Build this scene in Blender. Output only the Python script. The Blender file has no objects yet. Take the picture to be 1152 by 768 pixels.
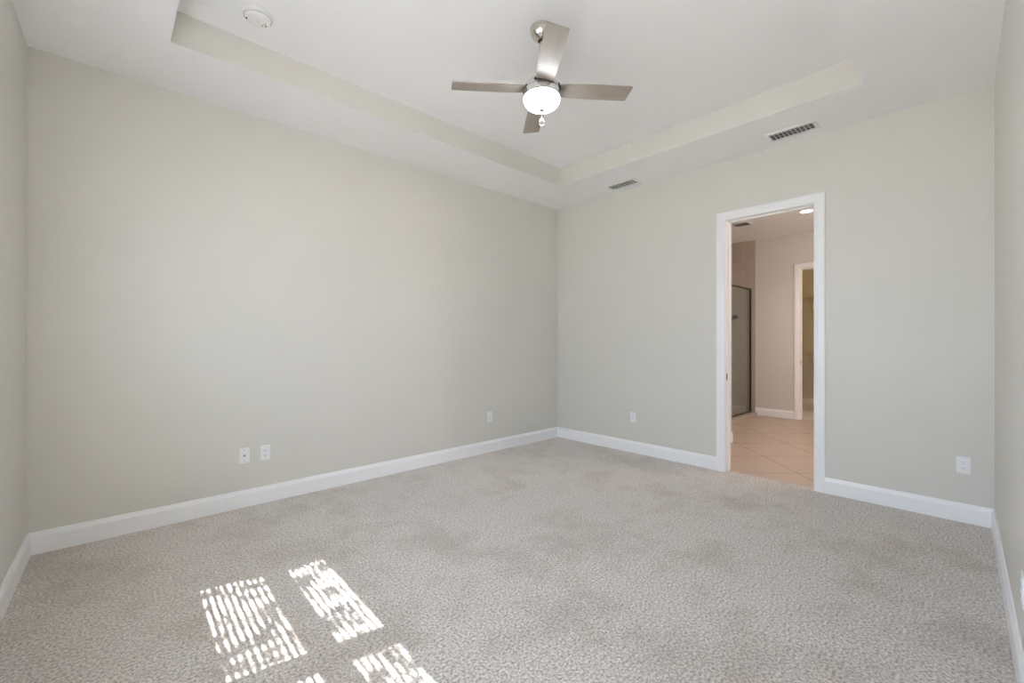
import bpy, bmesh, math, random
from math import radians, sin, cos, pi, sqrt
from mathutils import Vector, Matrix

random.seed(7)
SC = bpy.context.scene
COL = SC.collection

# ------------------------------------------------------------------ camera, light, exposure
CAM_H = 1.245
cam_d = bpy.data.cameras.new('camera')
cam_d.sensor_width = 36.0
cam_d.lens = 36.0 * 491.0 / 1152.0
cam_d.clip_start = 0.02
cam = bpy.data.objects.new('camera', cam_d)
COL.objects.link(cam)
cam.location = (-4.336, -3.783, CAM_H)
cam.rotation_euler = (radians(90), 0, -math.atan2(0.681, 0.732))
SC.camera = cam

SC.view_settings.view_transform = 'Standard'
SC.view_settings.look = 'None'
SC.view_settings.gamma = 1.0
SC.view_settings.use_curve_mapping = False
SC.view_settings.exposure = 0.11
SC.cycles.max_bounces = 16
SC.cycles.diffuse_bounces = 10
SC.cycles.transparent_max_bounces = 16
SC.cycles.sample_clamp_indirect = 8.0
SC.cycles.caustics_reflective = False
SC.cycles.caustics_refractive = False

SKY_STRENGTH = 7.0
SKY_COLOR = (0.78, 0.93, 1.16, 1)
SUN_STRENGTH = 56.0
SUN_TAN = 1.6                       # tangent of the sun's height
FAN_LAMP = 25.0
BATH_LAMP = 9.0
CLOSET_LAMP = 5.0

world = bpy.data.worlds.new('daylight')
SC.world = world
world.use_nodes = True
wb = world.node_tree.nodes['Background']
wb.inputs[0].default_value = SKY_COLOR
wb.inputs[1].default_value = SKY_STRENGTH

def light(name, kind, loc, energy, color=(1, 1, 1), rot=(0, 0, 0), **kw):
    d = bpy.data.lights.new(name, kind)
    d.energy = energy
    d.color = color
    for k, v in kw.items():
        setattr(d, k, v)
    o = bpy.data.objects.new(name, d)
    o.location = loc
    o.rotation_euler = rot
    COL.objects.link(o)
    return o

SUN_DIR = Vector((1.0, -0.166, -SUN_TAN)).normalized()
sun = light('sun', 'SUN', (-9, 2, 9), SUN_STRENGTH, (1.0, 0.97, 0.95), angle=radians(0.53))
sun.rotation_mode = 'QUATERNION'
sun.rotation_quaternion = SUN_DIR.to_track_quat('-Z', 'Y')

# ------------------------------------------------------------------ materials
def new_mat(name):
    m = bpy.data.materials.new(name)
    m.use_nodes = True
    nt = m.node_tree
    return m, nt, nt.nodes['Principled BSDF']

def N(nt, typ, **kw):
    n = nt.nodes.new(typ)
    for k, v in kw.items():
        setattr(n, k, v)
    return n

def L(nt, a, b):
    nt.links.new(a, b)

def math_node(nt, op, a, b=None, c=None):
    n = N(nt, 'ShaderNodeMath', operation=op)
    for i, v in enumerate((a, b, c)):
        if v is None:
            continue
        if isinstance(v, (int, float)):
            n.inputs[i].default_value = v
        else:
            L(nt, v, n.inputs[i])
    return n.outputs[0]

def mix_color(nt, fac, a, b, blend='MIX'):
    n = N(nt, 'ShaderNodeMix', data_type='RGBA', blend_type=blend)
    for s, v in ((n.inputs[0], fac), (n.inputs[6], a), (n.inputs[7], b)):
        if isinstance(v, (int, float)):
            s.default_value = v
        elif isinstance(v, tuple):
            s.default_value = v if len(v) == 4 else (*v, 1)
        else:
            L(nt, v, s)
    return n.outputs[2]

def noise(nt, vec, scale, detail=3, rough=0.5):
    n = N(nt, 'ShaderNodeTexNoise')
    n.inputs['Scale'].default_value = scale
    n.inputs['Detail'].default_value = detail
    n.inputs['Roughness'].default_value = rough
    L(nt, vec, n.inputs['Vector'])
    return n.outputs[0]

def ramp(nt, fac, stops):
    n = N(nt, 'ShaderNodeValToRGB')
    cr = n.color_ramp
    while len(cr.elements) < len(stops):
        cr.elements.new(0.5)
    for e, (p, c) in zip(cr.elements, stops):
        e.position = p
        e.color = (*c, 1) if len(c) == 3 else c
    L(nt, fac, n.inputs[0])
    return n.outputs[0]

def world_pos(nt):
    return N(nt, 'ShaderNodeNewGeometry').outputs['Position']

def bump(nt, bsdf, height, strength, dist):
    n = N(nt, 'ShaderNodeBump')
    n.inputs['Strength'].default_value = strength
    n.inputs['Distance'].default_value = dist
    L(nt, height, n.inputs['Height'])
    L(nt, n.outputs[0], bsdf.inputs['Normal'])

def paint(name, color, rough=0.6, scale=0.0, strength=0.0, dist=0.002, spec=0.4):
    m, nt, b = new_mat(name)
    p = world_pos(nt)
    v = noise(nt, p, 3.0, 2)
    c = mix_color(nt, v, tuple(x * 0.985 for x in color), tuple(min(1, x * 1.015) for x in color))
    L(nt, c, b.inputs['Base Color'])
    b.inputs['Roughness'].default_value = rough
    b.inputs['Specular IOR Level'].default_value = spec
    if scale:
        bump(nt, b, noise(nt, p, scale, 4, 0.55), strength, dist)
    return m

def metal(name, color, rough, aniso_scale=None):
    m, nt, b = new_mat(name)
    b.inputs['Metallic'].default_value = 1.0
    p = N(nt, 'ShaderNodeTexCoord').outputs['Object']
    v = noise(nt, p, 60, 3)
    L(nt, mix_color(nt, v, tuple(x * 0.95 for x in color), color), b.inputs['Base Color'])
    L(nt, math_node(nt, 'MULTIPLY_ADD', v, 0.1, rough - 0.05), b.inputs['Roughness'])
    return m

def glow(name, color, strength):
    m, nt, b = new_mat(name)
    b.inputs['Base Color'].default_value = (0.9, 0.9, 0.9, 1)
    b.inputs['Emission Color'].default_value = (*color, 1)
    b.inputs['Emission Strength'].default_value = strength
    return m

def pane_glass(name, tint=(1, 1, 1), refl=0.08):
    m = bpy.data.materials.new(name)
    m.use_nodes = True
    nt = m.node_tree
    nt.nodes.remove(nt.nodes['Principled BSDF'])
    out = nt.nodes['Material Output']
    t = N(nt, 'ShaderNodeBsdfTransparent')
    t.inputs[0].default_value = (*tint, 1)
    g = N(nt, 'ShaderNodeBsdfGlossy')
    g.inputs['Roughness'].default_value = 0.03
    lw = N(nt, 'ShaderNodeLayerWeight')
    lw.inputs[0].default_value = 0.5
    f = math_node(nt, 'MULTIPLY_ADD', math_node(nt, 'POWER', lw.outputs['Facing'], 4.0), 0.7, refl / 2)
    mx = N(nt, 'ShaderNodeMixShader')
    L(nt, f, mx.inputs[0]); L(nt, t.outputs[0], mx.inputs[1]); L(nt, g.outputs[0], mx.inputs[2])
    L(nt, mx.outputs[0], out.inputs[0])
    return m

def carpet_mat():
    m, nt, b = new_mat('loop_pile_carpet')
    p = world_pos(nt)
    f = noise(nt, p, 85, 6, 0.85)
    patch = noise(nt, p, 1.7, 4, 0.6)
    patch2 = noise(nt, p, 5.5, 3, 0.6)
    c = ramp(nt, f, [(0.39, (0.09, 0.078, 0.066)), (0.5, (0.65, 0.588, 0.53)), (0.60, (1.0, 0.945, 0.89))])
    pp = math_node(nt, 'ADD', math_node(nt, 'MULTIPLY', patch, 0.7), math_node(nt, 'MULTIPLY', patch2, 0.3))
    shade = ramp(nt, pp, [(0.37, (0.76, 0.715, 0.675)), (0.455, (0.90, 0.87, 0.84)), (0.51, (1.0, 0.995, 0.985)), (0.58, (1.0, 1.0, 1.0)), (0.66, (0.88, 0.85, 0.82))])
    L(nt, mix_color(nt, 1.0, c, shade, 'MULTIPLY'), b.inputs['Base Color'])
    b.inputs['Roughness'].default_value = 0.95
    b.inputs['Specular IOR Level'].default_value = 0.1
    b.inputs['Sheen Weight'].default_value = 0.75
    bump(nt, b, f, 0.8, 0.010)
    return m

def tile_mat(name, color, grout, size, u0=0.0, v0=0.0, diagonal=False, plane='xy', width=0.012, rough=0.35):
    m, nt, b = new_mat(name)
    s = N(nt, 'ShaderNodeSeparateXYZ')
    L(nt, world_pos(nt), s.inputs[0])
    X, Y, Z = s.outputs
    if diagonal:
        k = 1 / sqrt(2)
        u = math_node(nt, 'MULTIPLY', math_node(nt, 'SUBTRACT', X, Y), k)
        v = math_node(nt, 'MULTIPLY', math_node(nt, 'ADD', X, Y), k)
    else:
        u, v = {'xy': (X, Y), 'yz': (Y, Z), 'xz': (X, Z)}[plane]
    def line(c, off, sz):
        q = math_node(nt, 'FRACT', math_node(nt, 'DIVIDE', math_node(nt, 'SUBTRACT', c, off), sz))
        d = math_node(nt, 'ABSOLUTE', math_node(nt, 'SUBTRACT', q, 0.5))
        return math_node(nt, 'GREATER_THAN', d, 0.5 - width / sz / 2)
    msk = math_node(nt, 'MAXIMUM', line(u, u0, size[0]), line(v, v0, size[1]))
    p = world_pos(nt)
    cl = noise(nt, p, 6, 5, 0.6)
    body = mix_color(nt, cl, tuple(x * 0.86 for x in color), tuple(min(1, x * 1.12) for x in color))
    L(nt, mix_color(nt, msk, body, grout), b.inputs['Base Color'])
    L(nt, math_node(nt, 'MULTIPLY_ADD', msk, 0.4, rough), b.inputs['Roughness'])
    bump(nt, b, math_node(nt, 'MULTIPLY', msk, -1.0), 0.4, 0.002)
    return m

def wood_blade_mat():
    m, nt, b = new_mat('taupe_wood_blade')
    tc = N(nt, 'ShaderNodeTexCoord').outputs['Object']
    mp = N(nt, 'ShaderNodeMapping')
    mp.inputs['Scale'].default_value = (3, 60, 60)
    L(nt, tc, mp.inputs['Vector'])
    v = noise(nt, mp.outputs[0], 1.0, 4, 0.6)
    L(nt, ramp(nt, v, [(0.25, (0.21, 0.183, 0.157)), (0.75, (0.30, 0.268, 0.236))]), b.inputs['Base Color'])
    b.inputs['Roughness'].default_value = 0.38
    b.inputs['Specular IOR Level'].default_value = 0.6
    return m

WALL = paint('greige_wall_paint', (0.67, 0.66, 0.62), 0.42, 240, 0.25, 0.002, 0.45)
CEIL = paint('white_knockdown_ceiling', (0.885, 0.895, 0.912), 0.8, 95, 0.35, 0.004, 0.2)
TRIM = paint('white_semi_gloss_trim', (0.90, 0.91, 0.925), 0.3, 0, 0, 0, 0.5)
PLATE = paint('white_plastic', (0.83, 0.84, 0.85), 0.35)
DARK = paint('dark_slot', (0.03, 0.03, 0.03), 0.6)
VENTW = paint('white_enamel_vent', (0.78, 0.79, 0.78), 0.45)
GROOVE = paint('grey_groove', (0.30, 0.30, 0.30), 0.6)
VENTD = paint('duct_interior', (0.10, 0.105, 0.10), 0.7)
NICKEL = metal('brushed_nickel', (0.62, 0.59, 0.53), 0.26)
CHROME = metal('polished_nickel', (0.72, 0.72, 0.70), 0.12)
BRONZE = metal('dark_bronze_frame', (0.09, 0.065, 0.045), 0.4)
STEEL = metal('satin_steel', (0.30, 0.29, 0.27), 0.35)
BLADE = wood_blade_mat()
BOWL = glow('lit_frosted_glass', (0.94, 0.98, 1.02), FAN_LAMP)
CAN = glow('lit_downlight_lens', (1.0, 0.86, 0.70), BATH_LAMP)
CLO = glow('lit_closet_lens', (1.0, 0.80, 0.55), CLOSET_LAMP)
GLASS = pane_glass('window_glass')
SHGLASS = pane_glass('shower_glass', (0.86, 0.88, 0.88), 0.10)
CARPET = carpet_mat()
TILE = tile_mat('beige_floor_tile', (0.50, 0.41, 0.33), (0.30, 0.24, 0.19), (0.61, 0.61), 2.17, -1.507, True, width=0.009)
SHTILE_YZ = tile_mat('shower_wall_tile_end', (0.44, 0.39, 0.33), (0.53, 0.48, 0.42), (0.2, 0.2), -1.175, 0.0, False, 'yz', 0.006)
SHTILE_XZ = tile_mat('shower_wall_tile_long', (0.44, 0.39, 0.33), (0.53, 0.48, 0.42), (0.2, 0.2), 0.1, 0.0, False, 'xz', 0.006)
WHITEWIRE = paint('white_coated_wire', (0.62, 0.56, 0.48), 0.4)
GROUND = paint('pale_paving', (0.52, 0.50, 0.46), 0.9, 30, 0.3, 0.004)
BARK = paint('bark', (0.16, 0.11, 0.08), 0.9, 40, 0.8, 0.02)
LEAF = paint('leaf_green', (0.06, 0.13, 0.035), 0.55)

# crystal
CRYST, _nt, _b = new_mat('crystal')
_b.inputs['Transmission Weight'].default_value = 0.7
_b.inputs['Roughness'].default_value = 0.05
_b.inputs['Base Color'].default_value = (0.95, 0.96, 0.97, 1)

# ------------------------------------------------------------------ mesh helpers
def obj(name, bm, mat, parent=None, smooth=False, kind=None, loc=None):
    me = bpy.data.meshes.new(name)
    bmesh.ops.recalc_face_normals(bm, faces=bm.faces[:])
    bm.to_mesh(me)
    bm.free()
    for mm in (mat if isinstance(mat, (list, tuple)) else [mat]):
        me.materials.append(mm)
    if smooth:
        for p in me.polygons:
            p.use_smooth = True
        try:
            me.set_sharp_from_angle(angle=radians(38))
        except Exception:
            pass
    o = bpy.data.objects.new(name, me)
    COL.objects.link(o)
    if loc is not None:
        o.location = loc
    if parent is not None:
        o.parent = parent
    if kind:
        o['kind'] = kind
    return o

def thing(name, label, cat, loc, rotz=0.0, group=None):
    o = bpy.data.objects.new(name, None)
    o.empty_display_size = 0.05
    COL.objects.link(o)
    o.location = loc
    o.rotation_euler = (0, 0, rotz)
    o['label'] = label
    o['category'] = cat
    if group:
        o['group'] = group
    return o

def B():
    return bmesh.new()

def box(bm, lo, hi, bev=0.0, seg=2, M=None, mi=0):
    lo, hi = Vector(lo), Vector(hi)
    r = bmesh.ops.create_cube(bm, size=1.0)
    vs = r['verts']
    c, s = (lo + hi) / 2, hi - lo
    for v in vs:
        v.co = Vector((v.co.x * s.x, v.co.y * s.y, v.co.z * s.z)) + c
    fs = set(f for v in vs for f in v.link_faces)
    if bev > 0:
        es = list(set(e for v in vs for e in v.link_edges))
        rb = bmesh.ops.bevel(bm, geom=es, offset=bev, segments=seg, affect='EDGES', profile=0.5)
        vs = list(set(v for f in rb['faces'] for v in f.verts) | set(v for v in vs if v.is_valid))
        fs = set(f for v in vs for f in v.link_faces)
    for f in fs:
        f.material_index = mi
    if M is not None:
        bmesh.ops.transform(bm, matrix=M, verts=vs)
    return vs

def lathe(bm, prof, n=48, M=None):
    """revolve (r, z) about z; r == 0 closes the end"""
    rings = []
    new = []
    for r, z in prof:
        if r < 1e-6:
            v = bm.verts.new((0, 0, z)); rings.append([v]); new.append(v)
        else:
            ring = [bm.verts.new((r * cos(2 * pi * i / n), r * sin(2 * pi * i / n), z)) for i in range(n)]
            rings.append(ring); new += ring
    for a, b in zip(rings, rings[1:]):
        for i in range(n):
            j = (i + 1) % n
            if len(a) == 1 and len(b) == 1:
                continue
            if len(a) == 1:
                bm.faces.new((a[0], b[j], b[i]))
            elif len(b) == 1:
                bm.faces.new((a[i], a[j], b[0]))
            else:
                bm.faces.new((a[i], a[j], b[j], b[i]))
    if M is not None:
        bmesh.ops.transform(bm, matrix=M, verts=new)
    return new

def tube(bm, pts, r, n=10, cap=True):
    pts = [Vector(p) for p in pts]
    rings = []
    up = None
    for i, p in enumerate(pts):
        d = (pts[min(i + 1, len(pts) - 1)] - pts[max(i - 1, 0)]).normalized()
        if up is None:
            up = d.orthogonal().normalized()
        up = (up - d * up.dot(d)).normalized()
        s = d.cross(up)
        rr = r[i] if isinstance(r, (list, tuple)) else r
        rings.append([bm.verts.new(p + (up * cos(2 * pi * k / n) + s * sin(2 * pi * k / n)) * rr) for k in range(n)])
    for a, b in zip(rings, rings[1:]):
        for k in range(n):
            bm.faces.new((a[k], a[(k + 1) % n], b[(k + 1) % n], b[k]))
    if cap:
        bm.faces.new(rings[0][::-1]); bm.faces.new(rings[-1])

def sweep(bm, prof, path_fn, ts):
    """prof: list of (a, b); path_fn(t, a, b) -> point. closed profile extruded along ts"""
    rows = [[bm.verts.new(path_fn(t, a, b)) for a, b in prof] for t in ts]
    n = len(prof)
    for r0, r1 in zip(rows, rows[1:]):
        for k in range(n):
            bm.faces.new((r0[k], r0[(k + 1) % n], r1[(k + 1) % n], r1[k]))
    bm.faces.new(rows[0][::-1]); bm.faces.new(rows[-1])

def wall_panel(name, p0, p1, outward, z0, z1, thick, holes=(), mat=None):
    """wall from p0 to p1 (xy), holes = (s0, s1, za, zb) measured along it"""
    p0, p1 = Vector((*p0, 0)), Vector((*p1, 0))
    length = (p1 - p0).length
    d = (p1 - p0).normalized()
    o = Vector((*outward, 0)).normalized()
    ss = sorted({0.0, length, *[h[0] for h in holes], *[h[1] for h in holes]})
    zs = sorted({z0, z1, *[h[2] for h in holes], *[h[3] for h in holes]})
    bm = B()
    cache = {}
    def V(s, z, t):
        k = (round(s, 5), round(z, 5), t)
        if k not in cache:
            q = p0 + d * s + o * (thick * t)
            cache[k] = bm.verts.new((q.x, q.y, z))
        return cache[k]
    ns, nz = len(ss) - 1, len(zs) - 1
    def solid(i, j):
        if i < 0 or j < 0 or i >= ns or j >= nz:
            return False
        cs, cz = (ss[i] + ss[i + 1]) / 2, (zs[j] + zs[j + 1]) / 2
        return not any(h[0] < cs < h[1] and h[2] < cz < h[3] for h in holes)
    for i in range(ns):
        for j in range(nz):
            if not solid(i, j):
                continue
            a, b, c, e = ss[i], ss[i + 1], zs[j], zs[j + 1]
            bm.faces.new((V(a, c, 0), V(b, c, 0), V(b, e, 0), V(a, e, 0)))
            bm.faces.new((V(a, c, 1), V(a, e, 1), V(b, e, 1), V(b, c, 1)))
            if not solid(i - 1, j): bm.faces.new((V(a, c, 0), V(a, e, 0), V(a, e, 1), V(a, c, 1)))
            if not solid(i + 1, j): bm.faces.new((V(b, c, 0), V(b, c, 1), V(b, e, 1), V(b, e, 0)))
            if not solid(i, j - 1): bm.faces.new((V(a, c, 0), V(a, c, 1), V(b, c, 1), V(b, c, 0)))
            if not solid(i, j + 1): bm.faces.new((V(a, e, 0), V(b, e, 0), V(b, e, 1), V(a, e, 1)))
    return obj(name, bm, mat or WALL, kind='structure')

BB_H, BB_T = 0.128, 0.016
BB_PROF = [(0, 0), (BB_T, 0), (BB_T, BB_H - 0.030), (BB_T - 0.002, BB_H - 0.022), (BB_T - 0.006, BB_H - 0.014), (BB_T - 0.009, BB_H - 0.003), (BB_T - 0.011, BB_H), (0, BB_H)]
def baseboard(name, p0, p1, inward, mat=None):
    p0, p1 = Vector((*p0, 0)), Vector((*p1, 0))
    n = Vector((*inward, 0)).normalized()
    bm = B()
    sweep(bm, BB_PROF, lambda t, a, b: p0.lerp(p1, t) + n * a + Vector((0, 0, b)), [0, 1])
    return obj(name, bm, mat or TRIM, kind='structure')

# ------------------------------------------------------------------ bedroom shell
H_LOW, H_TRAY = 2.965, 3.155
SW = Vector((-4.765, -3.950))       # west / south corner
NW = Vector((-4.672, 0.0))
SE = Vector((0.0, -3.845))
west_d = (SW - NW).normalized()
west_out = Vector((west_d.y, -west_d.x))      # points to -x
if west_out.x > 0: west_out = -west_out
south_d = (SE - SW).normalized()
south_out = Vector((south_d.y, -south_d.x))
if south_out.y > 0: south_out = -south_out
WT = 0.16

# window openings in the west wall: distance along it from the north corner
WIN = [(0.955, 1.825, 1.04, 2.30), (1.875, 2.745, 1.04, 2.30)]
LIGHT_DOOR = (2.83, 3.78, 0.02, 2.42)      # unseen glazed door, added in the west wall to let in more daylight

bm = B()
fv = [bm.verts.new((x, y, z)) for x, y, z in ((NW.x - 0.15, 0.15, 0), (SW.x - 0.15, SW.y - 0.15, 0), (0.065, SE.y - 0.15, 0), (0.065, 0.15, 0))]
r = bmesh.ops.extrude_face_region(bm, geom=[bm.faces.new(fv)])
for v in r['geom']:
    if isinstance(v, bmesh.types.BMVert): v.co.z = -0.12
obj('floor', bm, CARPET, kind='structure')

wall_panel('wall_north', (NW.x - WT, 0), (0.0, 0), (0, 1), 0, 3.36, WT)
wall_panel('wall_west', NW, SW, west_out, 0, 3.36, WT, WIN + [LIGHT_DOOR])
wall_panel('wall_south', SW, SE + south_d * 0.12, south_out, 0, 3.36, WT)
DY0, DY1, DZ = -2.117, -2.832, 2.40      # doorway
ET = 0.12
wall_panel('wall_east', (0, 0.16), (0, -4.3), (1, 0), 0, 3.36, ET, [(0.16 - DY0 - 0.02, 0.16 - DY1 + 0.02, 0.0, DZ + 0.02)])

# ceiling: soffit ring + raised tray
TX0, TX1, TY0, TY1 = -4.065, -0.642, -0.615, -3.25
bm = B()
out = [(NW.x - WT, WT), (0.0, WT), (0.0, -4.1), (SW.x - WT, -4.1)]
inn = [(TX0, TY0), (TX1, TY0), (TX1, TY1), (TX0, TY1)]
vo = [bm.verts.new((x, y, H_LOW)) for x, y in out]
vi = [bm.verts.new((x, y, H_LOW)) for x, y in inn]
vt = [bm.verts.new((x, y, H_TRAY)) for x, y in inn]
vo2 = [bm.verts.new((x, y, 3.36)) for x, y in out]
for k in range(4):
    j = (k + 1) % 4
    bm.faces.new((vo[k], vo[j], vi[j], vi[k]))
    f = bm.faces.new((vi[k], vi[j], vt[j], vt[k])); f.material_index = 1
    bm.faces.new((vo[k], vo[j], vo2[j], vo2[k]))
bm.faces.new(vt); bm.faces.new(vo2)
obj('ceiling', bm, [CEIL, WALL], kind='structure')

# baseboards
baseboard('baseboard_north', (NW.x, 0), (0, 0), (0, -1))
baseboard('baseboard_west', NW, NW + west_d * 2.80, -west_out)
baseboard('baseboard_south', SW, SE, -south_out)
CAS = 0.078
baseboard('baseboard_east', (0, 0), (0, DY0 + CAS), (-1, 0))
baseboard('baseboard_east', (0, DY1 - CAS), (0, SE.y), (-1, 0))

# door casing (bedroom side and bathroom side), jamb with stop
CPROF = [(0.0, 0.0), (0.0, 0.010), (0.006, 0.013), (0.018, 0.014), (0.030, 0.018), (0.066, 0.019), (0.078, 0.016), (0.078, 0.0)]
def casing(name, xw, nx, y0, y1, zt, mat=TRIM, z0=0.0):
    """mitred casing round an opening in a wall at x = xw, facing nx"""
    bm = B()
    def row(fn):
        return [bm.verts.new(fn(a, b)) for a, b in CPROF]
    rows = [row(lambda a, b: (xw + nx * b, y0 + a, z0)), row(lambda a, b: (xw + nx * b, y0 + a, zt + a)),
            row(lambda a, b: (xw + nx * b, y1 - a, zt + a)), row(lambda a, b: (xw + nx * b, y1 - a, z0))]
    n = len(CPROF)
    for r0, r1 in zip(rows, rows[1:]):
        for k in range(n):
            bm.faces.new((r0[k], r0[(k + 1) % n], r1[(k + 1) % n], r1[k]))
    bm.faces.new(rows[0]); bm.faces.new(rows[-1])
    return obj(name, bm, mat, kind='structure')

def jamb(name, x0, x1, y0, y1, zt, mat=TRIM, stop=True):
    bm = B()
    t = 0.019
    box(bm, (x0, y0, 0.0), (x1, y0 + t, zt + t), 0.001, 1)
    box(bm, (x0, y1 - t, 0.0), (x1, y1, zt + t), 0.001, 1)
    box(bm, (x0, y1, zt), (x1, y0, zt + t), 0.001, 1)
    if stop:
        a, b, s = (x0 + x1) / 2 - 0.005, (x0 + x1) / 2 + 0.028, 0.011
        box(bm, (a, y0 - s, 0.0), (b, y0, zt), 0.002, 1)
        box(bm, (a, y1, 0.0), (b, y1 + s, zt), 0.002, 1)
        box(bm, (a, y1 + s, zt - s), (b, y0 - s, zt), 0.002, 1)
    return obj(name, bm, mat, kind='structure')

casing('trim_1', 0.0, -1, DY0, DY1, DZ)
casing('trim_2', ET, 1, DY0, DY1, DZ)
jm = jamb('door_1', 0.0, ET, DY0, DY1, DZ)
bm = B(); box(bm, (0.022, DY0 - 0.0015, 0.875), (0.050, DY0 + 0.002, 0.935), 0.0008, 1)
box(bm, (0.030, DY0 - 0.002, 0.892), (0.042, DY0 + 0.001, 0.918), 0, 1, None, 1)
obj('strike_plate', bm, [STEEL, DARK], jm)

# ------------------------------------------------------------------ windows (west wall), added unseen glazed door (west wall)
def frame_basis(origin, along, inward):
    a = Vector((*along, 0)).normalized(); n = Vector((*inward, 0)).normalized()
    return Matrix(((a.x, n.x, 0, origin[0]), (a.y, n.y, 0, origin[1]), (0, 0, 1, 0), (0, 0, 0, 1)))

def build_window(name, M, s0, s1, z0, z1):
    """single-hung sash window; local x along the wall, y into the room, z up"""
    bm = B()
    d0, d1 = -0.13, -0.06
    for lo, hi in (((s0, d0, z0), (s0 + 0.035, d1, z1)), ((s1 - 0.035, d0, z0), (s1, d1, z1)),
                   ((s0 + 0.035, d0, z0), (s1 - 0.035, d1, z0 + 0.035)), ((s0 + 0.035, d0, z1 - 0.035), (s1 - 0.035, d1, z1))):
        box(bm, lo, hi, 0.002, 1, M)
    fr = obj(name, bm, TRIM, kind='structure')
    for nm, a, b, da in (('lower_sash', z0 + 0.035, 1.815, -0.088), ('upper_sash', 1.75, z1 - 0.035, -0.118)):
        bm = B()
        w = 0.012
        x0, x1 = s0 + 0.035, s1 - 0.035
        db = da + 0.026
        lowrail, toprail = (0.035, 0.105) if nm == 'lower_sash' else (0.105, 0.03)
        box(bm, (x0, da, a), (x0 + w, db, b), 0.001, 1, M)
        box(bm, (x1 - w, da, a), (x1, db, b), 0.001, 1, M)
        box(bm, (x0 + w, da, a), (x1 - w, db, a + lowrail), 0.001, 1, M)
        box(bm, (x0 + w, da, b - toprail), (x1 - w, db, b), 0.001, 1, M)
        sash = obj(nm, bm, TRIM, fr)
        bm = B(); box(bm, (x0 + w, da + 0.010, a + lowrail), (x1 - w, da + 0.014, b - toprail), 0, 1, M)
        obj('glass', bm, GLASS, sash)
    bm = B(); box(bm, (s0 - 0.0, -0.058, z0 - 0.001), (s1 + 0.0, 0.03, z0 + 0.018), 0.004, 2, M)
    obj('window_sill', bm, TRIM, fr)
    return fr

MW = frame_basis(NW, west_d, -west_out)
for k, (a, b, c, d) in enumerate(WIN):
    build_window('window_%d' % (k + 1), MW, a, b, c, d)

def build_blind(M, s0, s1, z0, z1, label):
    org = M @ Vector(((s0 + s1) / 2, 0, z0))
    t = thing('window_blind', label, 'blind', (0, 0, 0), 0, 'slatted blinds in the west windows')
    yc = -0.03
    bm = B(); box(bm, (s0 + 0.006, yc - 0.026, z1 - 0.05), (s1 - 0.006, yc + 0.026, z1 - 0.002), 0.003, 1, M); obj('headrail', bm, TRIM, t)
    bm = B()
    z = z0 + 0.075
    tilt = radians(24)
    while z < z1 - 0.06:
        R = M @ Matrix.Translation(((s0 + s1) / 2, yc, z)) @ Matrix.Rotation(-tilt, 4, 'X')
        box(bm, (-(s1 - s0) / 2 + 0.01, -0.0155, -0.001), ((s1 - s0) / 2 - 0.01, 0.0155, 0.001), 0, 1, R)
        z += 0.044
    obj('slats', bm, PLATE, t)
    bm = B(); box(bm, (s0 + 0.01, yc - 0.025, z0 + 0.022), (s1 - 0.01, yc + 0.025, z0 + 0.042), 0.003, 1, M); obj('bottom_rail', bm, TRIM, t)
    bm = B()
    for f in (0.18, 0.5, 0.82):
        s = s0 + (s1 - s0) * f
        tube(bm, [M @ Vector((s, yc - 0.019, z0 + 0.04)), M @ Vector((s, yc - 0.019, z1 - 0.03))], 0.0012, 5)
    obj('ladder_cords', bm, PLATE, t)
    return t
build_blind(MW, *WIN[0], 'white slatted blind in the window nearest the long blank wall')
build_blind(MW, *WIN[1], 'white slatted blind in the window farther from the long blank wall')

MS = frame_basis(SW, south_d, -south_out)
a, b, c, d = LIGHT_DOOR
bm = B()
for lo, hi in (((a, -0.14, c), (a + 0.04, -0.04, d)), ((b - 0.04, -0.14, c), (b, -0.04, d)), ((a + 0.04, -0.14, d - 0.04), (b - 0.04, -0.04, d)), ((a + 0.04, -0.14, c), (b - 0.04, -0.04, c + 0.03))):
    box(bm, lo, hi, 0.002, 1, MW)
fr = obj('added_glazed_door', bm, TRIM, kind='structure')
x0, x1, da, w = a + 0.042, b - 0.042, -0.11, 0.09
bm = B()
box(bm, (x0, da, c + 0.035), (x0 + w, da + 0.045, d - 0.045), 0.002, 1, MW)
box(bm, (x1 - w, da, c + 0.035), (x1, da + 0.045, d - 0.045), 0.002, 1, MW)
box(bm, (x0 + w, da, c + 0.035), (x1 - w, da + 0.045, c + 0.20), 0.002, 1, MW)
box(bm, (x0 + w, da, d - 0.14), (x1 - w, da + 0.045, d - 0.045), 0.002, 1, MW)
pnl = obj('door_panel', bm, TRIM, fr)
bm = B(); box(bm, (x0 + w, da + 0.02, c + 0.20), (x1 - w, da + 0.026, d - 0.14), 0, 1, MW); obj('glass', bm, GLASS, pnl)
bm = B(); tube(bm, [MW @ Vector((x0 + 0.045, da + 0.04, 0.96)), MW @ Vector((x0 + 0.045, da + 0.09, 0.96)), MW @ Vector((x0 + 0.15, da + 0.095, 0.96))], 0.009, 12); obj('door_handle', bm, NICKEL, pnl)

# sky portals at the openings
def portal(name, M, s0, s1, z0, z1, depth=-0.2):
    d_ = bpy.data.lights.new(name, 'AREA')
    d_.shape = 'RECTANGLE'; d_.size = s1 - s0; d_.size_y = z1 - z0
    d_.cycles.is_portal = True
    o = bpy.data.objects.new(name, d_)
    COL.objects.link(o)
    c = M @ Vector(((s0 + s1) / 2, depth, (z0 + z1) / 2))
    inward = (M.to_3x3() @ Vector((0, 1, 0)))
    o.matrix_world = Matrix.Translation(c) @ inward.to_track_quat('-Z', 'Y').to_matrix().to_4x4()
portal('window_portal', MW, *WIN[0]); portal('window_portal', MW, *WIN[1]); portal('window_portal', MW, *LIGHT_DOOR)

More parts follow.
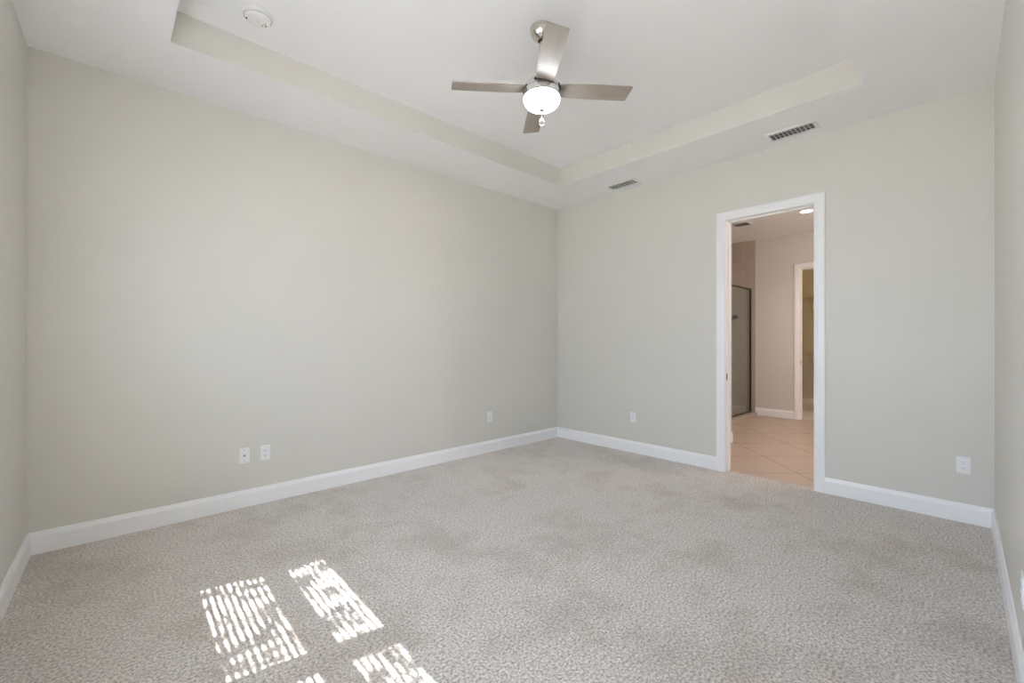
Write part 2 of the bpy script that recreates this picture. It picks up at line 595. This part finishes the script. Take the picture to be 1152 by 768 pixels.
# ------------------------------------------------------------------ outside
bm = B()
box(bm, (-40, -40, -0.4), (40, 30, -0.13))
obj('ground', bm, GROUND, kind='structure')

# a small tree by the west windows, its leaves break up the sun
TC = Vector((-6.55, -1.45, 4.35))
tree = thing('small_tree', 'small leafy tree outside the west windows, dappling the sunlight', 'tree', (TC.x - 0.2, TC.y + 0.1, -0.13))
rt = random.Random(11)
bm = B()
tube(bm, [(0, 0, 0), (0.03, 0.02, 1.2), (-0.02, 0.0, 2.4), (0.1, -0.05, 3.4), (0.2, -0.1, 4.6)], [0.07, 0.06, 0.05, 0.035, 0.012], 10)
trunk = obj('trunk', bm, BARK, tree, True)
bmb, bml = B(), B()
base = Vector((TC.x - 0.2, TC.y + 0.1, -0.13))
for k in range(46):
    while True:
        e = Vector((rt.uniform(-1, 1), rt.uniform(-1, 1), rt.uniform(-1, 1)))
        if 0.3 < e.length < 1: break
    tip = TC + Vector((e.x * 0.95, e.y * 1.5, e.z * 0.95)) - base
    root = Vector((0.05, -0.03, max(2.5, tip.z - 0.9)))
    mid = root.lerp(tip, 0.55) + Vector((0, 0, 0.12))
    tube(bmb, [root, mid, tip], [0.014, 0.008, 0.003], 5)
    for q in range(15):
        p = mid.lerp(tip, rt.uniform(0.0, 1.15)) + Vector((rt.gauss(0, 0.08), rt.gauss(0, 0.08), rt.gauss(0, 0.06)))
        a = Vector((rt.uniform(-1, 1), rt.uniform(-1, 1), rt.uniform(-0.8, 0.3))).normalized()
        b_ = a.cross(Vector((rt.uniform(-.5, .5), rt.uniform(-.5, .5), 1))).normalized()
        n_ = a.cross(b_)
        l, w = rt.uniform(0.09, 0.15), rt.uniform(0.022, 0.034)
        vs = [bml.verts.new(p), bml.verts.new(p + a * l * .45 + b_ * w), bml.verts.new(p + a * l), bml.verts.new(p + a * l * .45 - b_ * w), bml.verts.new(p + a * l * .5 - n_ * 0.008)]
        for u, v in ((0, 1), (1, 2), (2, 3), (3, 0)):
            bml.faces.new((vs[u], vs[v], vs[4]))
obj('branches', bmb, BARK, tree)
obj('foliage', bml, LEAF, tree)

# ------------------------------------------------------------------ bathroom and closet beyond the doorway
BX = 3.74
bm = B()
box(bm, (0.065, -4.3, -0.12), (3.80, 0.35, -0.004))
obj('floor_bathroom', bm, TILE, kind='structure')
bm = B(); box(bm, (3.80, -4.3, -0.12), (5.95, -0.3, 0.0)); obj('floor_closet', bm, CARPET, kind='structure')
bm = B(); box(bm, (ET, -4.42, H_LOW), (5.95, 0.35, 3.2)); obj('ceiling_bathroom', bm, CEIL, kind='structure')
CY0, CY1, CZ = -1.822, -2.55, 2.40
wall_panel('wall_bathroom_far', (BX, 0.35), (BX, -4.3), (1, 0), 0, H_LOW, 0.12, [(0.35 - CY0 - 0.02, 0.35 - CY1 + 0.02, 0.0, CZ + 0.02)])
wall_panel('wall_bathroom_left', (ET, -1.68), (1.335, -1.68), (0, 1), 0, H_LOW, 0.11)
wall_panel('wall_bathroom_right', (ET, -4.3), (5.95, -4.3), (0, -1), 0, H_LOW, 0.12)
wall_panel('wall_shower_back', (ET, 0.2), (BX, 0.2), (0, 1), 0, H_LOW, 0.12, mat=SHTILE_XZ)
bm = B(); box(bm, (BX - 0.010, -1.172, 0.0), (BX, 0.2, H_LOW)); obj('wall_shower_end', bm, SHTILE_YZ, kind='structure')
baseboard('baseboard_bathroom_far', (BX, -1.174), (BX, CY0 + CAS), (-1, 0))
baseboard('baseboard_bathroom_far', (BX, CY1 - CAS), (BX, -4.3), (-1, 0))
baseboard('baseboard_bathroom_left', (ET + 0.02, -1.68), (1.335, -1.68), (0, -1))
casing('trim_3', BX, -1, CY0, CY1, CZ)
cj = jamb('door_2', BX, BX + 0.12, CY0, CY1, CZ)
bm = B(); box(bm, (BX + 0.03, CY0 - 0.0015, 0.88), (BX + 0.062, CY0 + 0.002, 0.95), 0.0008, 1); obj('strike_plate', bm, STEEL, cj)
# closet shell
wall_panel('wall_closet_back', (5.80, -0.3), (5.80, -4.3), (1, 0), 0, H_LOW, 0.12)
wall_panel('wall_closet_side', (BX + 0.12, -0.9), (5.80, -0.9), (0, 1), 0, H_LOW, 0.12)
baseboard('baseboard_closet', (5.80, -0.9), (5.80, -4.3), (-1, 0))
# curb
bm = B(); box(bm, (1.9, -1.20, -0.004), (BX - 0.010, -1.03, 0.045), 0.006, 2); obj('trim_4', bm, SHTILE_XZ, kind='structure')

# shower enclosure: glass panel, head rail, wall post
t = thing('shower_enclosure', 'clear glass shower screen with thin dark metal frame beyond the doorway', 'shower screen', (2.9, -1.1, 0.045))
bm = B(); box(bm, (-0.98, -0.004, 0.012), (0.815, 0.004, 2.075), 0, 1); obj('glass_panel', bm, SHGLASS, t)
bm = B(); box(bm, (-0.98, -0.014, 2.075), (0.83, 0.014, 2.10), 0.003, 1); obj('head_rail', bm, BRONZE, t)
bm = B(); box(bm, (0.808, -0.014, 0.0), (0.83, 0.014, 2.075), 0.002, 1); obj('wall_post', bm, BRONZE, t)
bm = B(); box(bm, (-0.98, -0.012, 0.0), (0.808, 0.012, 0.014), 0.002, 1); obj('bottom_rail', bm, BRONZE, t)

# hand shower on the tiled end wall
t = thing('hand_shower', 'small dark hand shower on its hose behind the shower glass', 'shower', (BX - 0.010, -0.79, 0.0))
bm = B(); tube(bm, [(-0.045, 0, 1.05), (-0.045, 0, 1.72)], 0.010, 12)
for z in (1.06, 1.71):
    tube(bm, [(0, 0, z), (-0.045, 0, z)], 0.014, 12)
obj('slide_bar', bm, BRONZE, t)
bm = B(); tube(bm, [(-0.045, -0.01, 1.50), (-0.07, -0.02, 1.56), (-0.10, -0.05, 1.63), (-0.12, -0.085, 1.665)], [0.011, 0.012, 0.013, 0.016], 12)
M_ = Matrix.Translation((-0.125, -0.10, 1.67)) @ Vector((-0.6, -0.3, -0.74)).to_track_quat('Z', 'Y').to_matrix().to_4x4()
lathe(bm, [(0, -0.03), (0.02, -0.028), (0.048, 0.0), (0.05, 0.012), (0.0, 0.014)], 24, M_)
obj('shower_head', bm, BRONZE, t, True)
bm = B(); box(bm, (-0.075, -0.022, 1.475), (-0.03, 0.022, 1.545), 0.008, 2); obj('bracket', bm, BRONZE, t)
bm = B()
tube(bm, [(-0.06, -0.005 + 0.03 * sin(i / 14 * pi), 1.49 - 0.75 * sin(i / 14 * pi * 0.62)) for i in range(15)], 0.006, 8)
obj('hose', bm, CHROME, t, True)

# closet wire shelves
def wire_shelf(label, z, rod):
    t = thing('wire_shelf', label, 'shelf', (5.80, -2.2, z), 0, 'wire shelves in the closet')
    bm = B()
    for x in (-0.005, -0.10, -0.20, -0.305):
        tube(bm, [(x, 1.29, 0), (x, -1.6, 0)], 0.004, 6)
    for k in range(90):
        y = 1.28 - k * 0.032
        tube(bm, [(0.0, y, 0.004), (-0.305, y, 0.004), (-0.307, y, -0.03)], 0.0022, 4)
    tube(bm, [(-0.307, 1.29, -0.03), (-0.307, -1.6, -0.03)], 0.004, 6)
    obj('wire_deck', bm, WHITEWIRE, t)
    bm = B(); tube(bm, [(-0.28, 1.29, -0.055), (-0.28, -1.6, -0.055)], 0.011, 10); obj('hanging_rod', bm, WHITEWIRE, t)
    for y in (0.66, -0.3):
        bm = B(); tube(bm, [(-0.30, y, -0.03), (-0.006, y, -0.30), (-0.006, y, -0.33)], 0.006, 8); obj('support_brace', bm, WHITEWIRE, t)
wire_shelf('upper white wire shelf with hanging rod inside the closet', 2.09, True)
wire_shelf('lower white wire shelf with hanging rod inside the closet', 1.05, True)

# recessed downlights
def downlight(loc, label, mat=CAN, group=None):
    t = thing('downlight', label, 'ceiling light', loc, 0, group)
    bm = B(); lathe(bm, [(0.070, 0.0), (0.070, -0.004), (0.078, -0.006), (0.092, -0.004), (0.094, 0.0)], 40); obj('trim_ring', bm, TRIM, t, True)
    bm = B(); lathe(bm, [(0.0, -0.0045), (0.045, -0.004), (0.070, -0.0015), (0.070, 0.0), (0.0, 0.0)], 40); obj('lens', bm, mat, t, True)
    return t
downlight((2.44, -2.21, H_LOW), 'round recessed downlight glowing in the bathroom ceiling')

def spot(loc, e, col):
    light('bath_spot', 'SPOT', loc, e, col, spot_size=radians(140), spot_blend=0.8, shadow_soft_size=0.06)
spot((2.44, -2.21, H_LOW - 0.02), 52, (1.0, 0.82, 0.74))
light('bath_fill', 'POINT', (1.6, -4.05, 2.1), 56, (1.0, 0.82, 0.76), shadow_soft_size=0.12)  # unseen fill lamp, added to brighten the bathroom and its ceiling
spot((2.9, -0.4, H_LOW - 0.02), 16, (1.0, 0.82, 0.72))  # extra spot added out of view near the shower, without a fixture
light('closet_lamp', 'POINT', (4.75, -3.0, 2.75), 13, (1.0, 0.66, 0.24), shadow_soft_size=0.1)

# ------------------------------------------------------------------ ceiling vents
def ceiling_vent(name, label, loc, length, width, nslat, ndiv, rotz=0.0, group=None, slat_w=0.02):
    """local x = short side, y = long side, z = 0 at the ceiling, hanging down"""
    t = thing(name, label, 'vent', loc, rotz, group)
    L2, W2, b = length / 2, width / 2, 0.028
    bm = B()
    prof = [(0.0, 0.0), (0.0, 0.003), (0.006, 0.007), (b - 0.004, 0.011), (b, 0.009), (b, 0.0)]
    cs = [(-1, -1), (1, -1), (1, 1), (-1, 1)]
    rows = [[bm.verts.new((sx * (W2 - p), sy * (L2 - p), -q)) for p, q in prof] for sx, sy in cs]
    n = len(prof)
    for i in range(4):
        r0, r1 = rows[i], rows[(i + 1) % 4]
        for k in range(n - 1):
            bm.faces.new((r0[k], r0[k + 1], r1[k + 1], r1[k]))
    obj('frame', bm, VENTW, t)
    bm = B(); box(bm, (-W2 + b, -L2 + b, -0.0012), (W2 - b, L2 - b, -0.0004)); obj('duct_back', bm, VENTD, t)
    iw, il = W2 - b, L2 - b
    for k in range(nslat):
        x = -iw + (k + 0.5) * 2 * iw / nslat
        bm = B()
        box(bm, (-slat_w / 2, -il, -0.0008), (slat_w / 2, il, 0.0008), 0, 1, Matrix.Translation((x, 0, -0.0075)) @ Matrix.Rotation(radians(-24), 4, 'Y'))
        obj('slat', bm, VENTW, t)
    if ndiv:
        bm = B()
        for k in range(ndiv):
            y = -il + (k + 1) * 2 * il / (ndiv + 1)
            box(bm, (-iw, y - 0.0010, -0.0110), (iw, y + 0.0010, -0.0016))
        obj('divider_bars', bm, VENTW, t)
    return t
ceiling_vent('ceiling_vent', 'white rectangular air vent in the soffit above the doorway', (-0.222, -2.728, H_LOW), 0.36, 0.19, 3, 9, 0, None, 0.020)
ceiling_vent('ceiling_vent', 'white rectangular air vent in the soffit near the far room corner', (-0.198, -1.115, H_LOW), 0.36, 0.18, 3, 8, 0, None, 0.020)
ceiling_vent('ceiling_vent', 'square exhaust vent in the bathroom ceiling near the shower', (2.487, -1.39, H_LOW), 0.24, 0.22, 5, 0, 0, None, 0.03)

# ------------------------------------------------------------------ outlets
def wall_plate(name, label, loc, rotz, kind, group=None):
    """local x along the wall, -y out of it, z up, centred on the plate"""
    t = thing(name, label, 'outlet' if kind == 'duplex' else 'wall jack', loc, rotz, group)
    bm = B(); box(bm, (-0.036, -0.0065, -0.0585), (0.036, 0.0, 0.0585), 0.003, 3); obj('cover_plate', bm, PLATE, t, True)
    if kind == 'duplex':
        for z in (0.0195, -0.0195):
            bm = B()
            pr = []
            for i in range(28):
                a = 2 * pi * i / 28
                pr.append((0.0172 * cos(a), max(-0.0135, min(0.0135, 0.0172 * sin(a)))))
            vs0 = [bm.verts.new((x, -0.006, q + z)) for x, q in pr]
            vs1 = [bm.verts.new((x, -0.0085, q + z)) for x, q in pr]
            bm.faces.new(vs1)
            for i in range(28):
                bm.faces.new((vs0[i], vs0[(i + 1) % 28], vs1[(i + 1) % 28], vs1[i]))
            rc = obj('receptacle', bm, PLATE, t)
            bm = B()
            for x, h in ((-0.0065, 0.0075), (0.0065, 0.006)):
                box(bm, (x - 0.0011, -0.0089, z + 0.003 - h / 2), (x + 0.0011, -0.0082, z + 0.003 + h / 2))
            box(bm, (-0.0024, -0.0089, z - 0.0095), (0.0024, -0.0082, z - 0.0052))
            obj('slots', bm, DARK, rc)
        bm = B(); lathe(bm, [(0, 0.0012), (0.0022, 0.001), (0.003, 0.0)], 16, Matrix.Translation((0, -0.0064, 0)) @ Matrix.Rotation(radians(90), 4, 'X')); obj('screw', bm, PLATE, t)
    else:
        MX = Matrix.Translation((0, -0.0064, 0)) @ Matrix.Rotation(radians(90), 4, 'X')
        bm = B(); lathe(bm, [(0.0, 0.009), (0.0016, 0.009), (0.0016, 0.010), (0.0046, 0.010), (0.0046, 0.002), (0.0075, 0.002), (0.0075, 0.0)], 18, MX); obj('coax_jack', bm, STEEL, t)
        for z in (0.042, -0.042):
            bm = B(); lathe(bm, [(0, 0.0012), (0.0022, 0.001), (0.003, 0.0)], 16, Matrix.Translation((0, 0, z)) @ MX); obj('screw', bm, STEEL, t)
    return t
wall_plate('coaxial_wall_plate', 'white plate with one central cable jack, next to a power outlet', (-3.573, 0.0, 0.386), 0, 'coax')
wall_plate('power_outlet', 'white power outlet right beside the cable jack plate', (-3.432, 0.0, 0.385), 0, 'duplex')
wall_plate('power_outlet', 'white power outlet on the long blank wall near the far corner', (-1.160, 0.0, 0.394), 0, 'duplex')
wall_plate('power_outlet', 'white power outlet between the far corner and the doorway', (0.0, -1.122, 0.394), radians(-90), 'duplex')
wall_plate('power_outlet', 'white power outlet between the doorway and the near corner', (0.0, -3.700, 0.392), radians(-90), 'duplex')
po = MS @ Vector(((-1.945 - SW.x) / south_d.x, 0, 0.36))
wall_plate('power_outlet', 'white power outlet seen edge-on, low on the wall beside the camera', po, math.atan2(south_d.y, south_d.x) + pi, 'duplex')

# ------------------------------------------------------------------ smoke detector
t = thing('smoke_detector', 'round white smoke detector on the raised tray ceiling', 'smoke detector', (-3.685, -0.90, H_TRAY))
bm = B(); lathe(bm, [(0, 0), (0.078, 0), (0.079, -0.006), (0.076, -0.012), (0.0, -0.012)], 56); obj('base', bm, PLATE, t, True)
bm = B(); lathe(bm, [(0.070, -0.011), (0.070, -0.020), (0.066, -0.030), (0.056, -0.037), (0.036, -0.040), (0.0, -0.041)], 56); obj('cover', bm, PLATE, t, True)
bm = B(); lathe(bm, [(0.0, -0.003), (0.011, -0.002), (0.012, 0.002), (0.0, 0.002)], 24, Matrix.Translation((0.0, 0.0, -0.0405))); obj('test_button', bm, VENTW, t, True)
bm = B()
lathe(bm, [(0.0695, -0.0222), (0.0709, -0.0222), (0.0709, -0.0238), (0.0695, -0.0238), (0.0695, -0.0222)], 56)
obj('grille', bm, GROOVE, t)
for dx, dy in ((0.029, 0.014), (0.037, -0.004), (0.045, 0.013), (-0.055, 0.012)):
    bm = B(); box(bm, (dx - 0.003, dy - 0.003, -0.0415), (dx + 0.003, dy + 0.003, -0.035)); obj('indicator_hole', bm, DARK, t)

# ------------------------------------------------------------------ ceiling fan
FX, FY = -2.387, -1.955
fan = thing('ceiling_fan', 'brushed nickel ceiling fan with four taupe blades and lit glass bowl', 'ceiling fan', (FX, FY, H_TRAY))
Z0 = -H_TRAY
bm = B(); lathe(bm, [(0.0, 0.0), (0.070, 0.0), (0.072, -0.006), (0.071, -0.018), (0.066, -0.036), (0.054, -0.056), (0.036, -0.070), (0.024, -0.075), (0.020, -0.071), (0.0, -0.071)], 56); obj('canopy', bm, NICKEL, fan, True)
bm = B(); lathe(bm, [(0.0, -0.068), (0.022, -0.070), (0.022, -0.078), (0.013, -0.082), (0.013, -0.060)], 32); obj('hanger_ball', bm, DARK, fan, True)
zb_top = 2.79 - H_TRAY + 0.05
bm = B(); tube(bm, [(0, 0, -0.07), (0, 0, zb_top)], 0.0125, 24); obj('downrod', bm, NICKEL, fan, True)
zb = 2.79 - H_TRAY
bm = B(); lathe(bm, [(0.0125, zb + 0.092), (0.022, zb + 0.092), (0.024, zb + 0.062), (0.034, zb + 0.052), (0.066, zb + 0.044), (0.088, zb + 0.034), (0.104, zb + 0.016), (0.112, zb - 0.006), (0.1135, zb - 0.018), (0.0, zb - 0.018)], 56); obj('motor_housing', bm, CHROME, fan, True)
bm = B(); lathe(bm, [(0.0, zb - 0.021), (0.1145, zb - 0.021), (0.118, zb - 0.032), (0.1185, zb - 0.050), (0.116, zb - 0.060), (0.108, zb - 0.063), (0.0, zb - 0.063)], 56); obj('light_fitter', bm, CHROME, fan, True)
bm = B()
prof = [(0.0, zb - 0.056), (0.106, zb - 0.056)]
for i in range(1, 15):
    a = pi / 2 * i / 14
    prof.append((0.112 * cos(a * 0.98) ** 0.8 if i < 14 else 0.0, zb - 0.062 - 0.070 * sin(a)))
lathe(bm, prof, 56); obj('glass_bowl', bm, BOWL, fan, True)
zf = zb - 0.132
bm = B(); lathe(bm, [(0.0, zf + 0.004), (0.015, zf + 0.003), (0.017, zf - 0.003), (0.010, zf - 0.008), (0.006, zf - 0.012), (0.0, zf - 0.014)], 28); obj('finial', bm, STEEL, fan, True)
bm = B()
for k in range(6):
    bmesh.ops.create_icosphere(bm, subdivisions=1, radius=0.0028, matrix=Matrix.Translation((0, 0, zf - 0.013 - k * 0.0058)))
tube(bm, [(0, 0, zf - 0.008), (0, 0, zf - 0.048)], 0.0009, 6)
pch = obj('pull_chain', bm, STEEL, fan, True)
bm = B(); lathe(bm, [(0.0, zf - 0.044), (0.005, zf - 0.046), (0.006, zf - 0.052), (0.011, zf - 0.058), (0.018, zf - 0.066), (0.021, zf - 0.076), (0.018, zf - 0.086), (0.010, zf - 0.093), (0.0, zf - 0.095)], 12); obj('crystal_fob', bm, CRYST, pch)

VIEW_ANG = math.atan2(0.732, 0.681)      # heading of the view
def make_blade():
    bm = B()
    # outline, local x outward from the hub
    pts = [(0.100, -0.050), (0.16, -0.056), (0.30, -0.060), (0.546, -0.060), (0.552, -0.054), (0.540, 0.054), (0.533, 0.060), (0.30, 0.060), (0.16, 0.056), (0.100, 0.050)]
    lo = [bm.verts.new((x, y, -0.003)) for x, y in pts]
    hi = [bm.verts.new((x, y, 0.003)) for x, y in pts]
    bm.faces.new(lo[::-1]); bm.faces.new(hi)
    n = len(pts)
    for k in range(n):
        bm.faces.new((lo[k], lo[(k + 1) % n], hi[(k + 1) % n], hi[k]))
    return bm
def make_iron():
    bm = B()
    pts = [(0.100, -0.026), (0.11, -0.030), (0.150, -0.036), (0.163, -0.020), (0.150, 0.0), (0.163, 0.020), (0.150, 0.036), (0.11, 0.030), (0.100, 0.026)]
    lo = [bm.verts.new((x, y, 0.003)) for x, y in pts]; hi = [bm.verts.new((x, y, 0.007)) for x, y in pts]
    bm.faces.new(lo[::-1]); bm.faces.new(hi)
    n = len(pts)
    for k in range(n):
        bm.faces.new((lo[k], lo[(k + 1) % n], hi[(k + 1) % n], hi[k]))
    return bm
def make_slot():
    bm = B()
    n = 16
    rows = []
    for q in range(n + 1):
        a = radians(-31 + 62 * q / n)
        rows.append([bm.verts.new((r_ * cos(a), r_ * sin(a), z_)) for r_, z_ in ((0.100, -0.008), (0.1165, -0.009), (0.1135, 0.008), (0.100, 0.008))])
    for r0, r1 in zip(rows, rows[1:]):
        for k in range(4):
            bm.faces.new((r0[k], r0[(k + 1) % 4], r1[(k + 1) % 4], r1[k]))
    bm.faces.new(rows[0][::-1]); bm.faces.new(rows[-1])
    return bm
blade0 = obj('blade', make_blade(), BLADE, fan)
iron0 = obj('blade_bracket', make_iron(), NICKEL, blade0)
slot0 = obj('blade_slot', make_slot(), DARK, blade0)
for k in range(4):
    if k == 0:
        bl = blade0
    else:
        bl = blade0.copy(); COL.objects.link(bl); bl.parent = fan
        for part0 in (iron0, slot0):
            pt = part0.copy(); COL.objects.link(pt); pt.parent = bl
    ang = VIEW_ANG - pi / 2 + radians(4.5) + k * pi / 2
    bl.rotation_mode = 'XYZ'
    bl.matrix_local = Matrix.Translation((0, 0, zb - 0.008)) @ Matrix.Rotation(ang, 4, 'Z') @ Matrix.Rotation(radians(-10), 4, 'X')
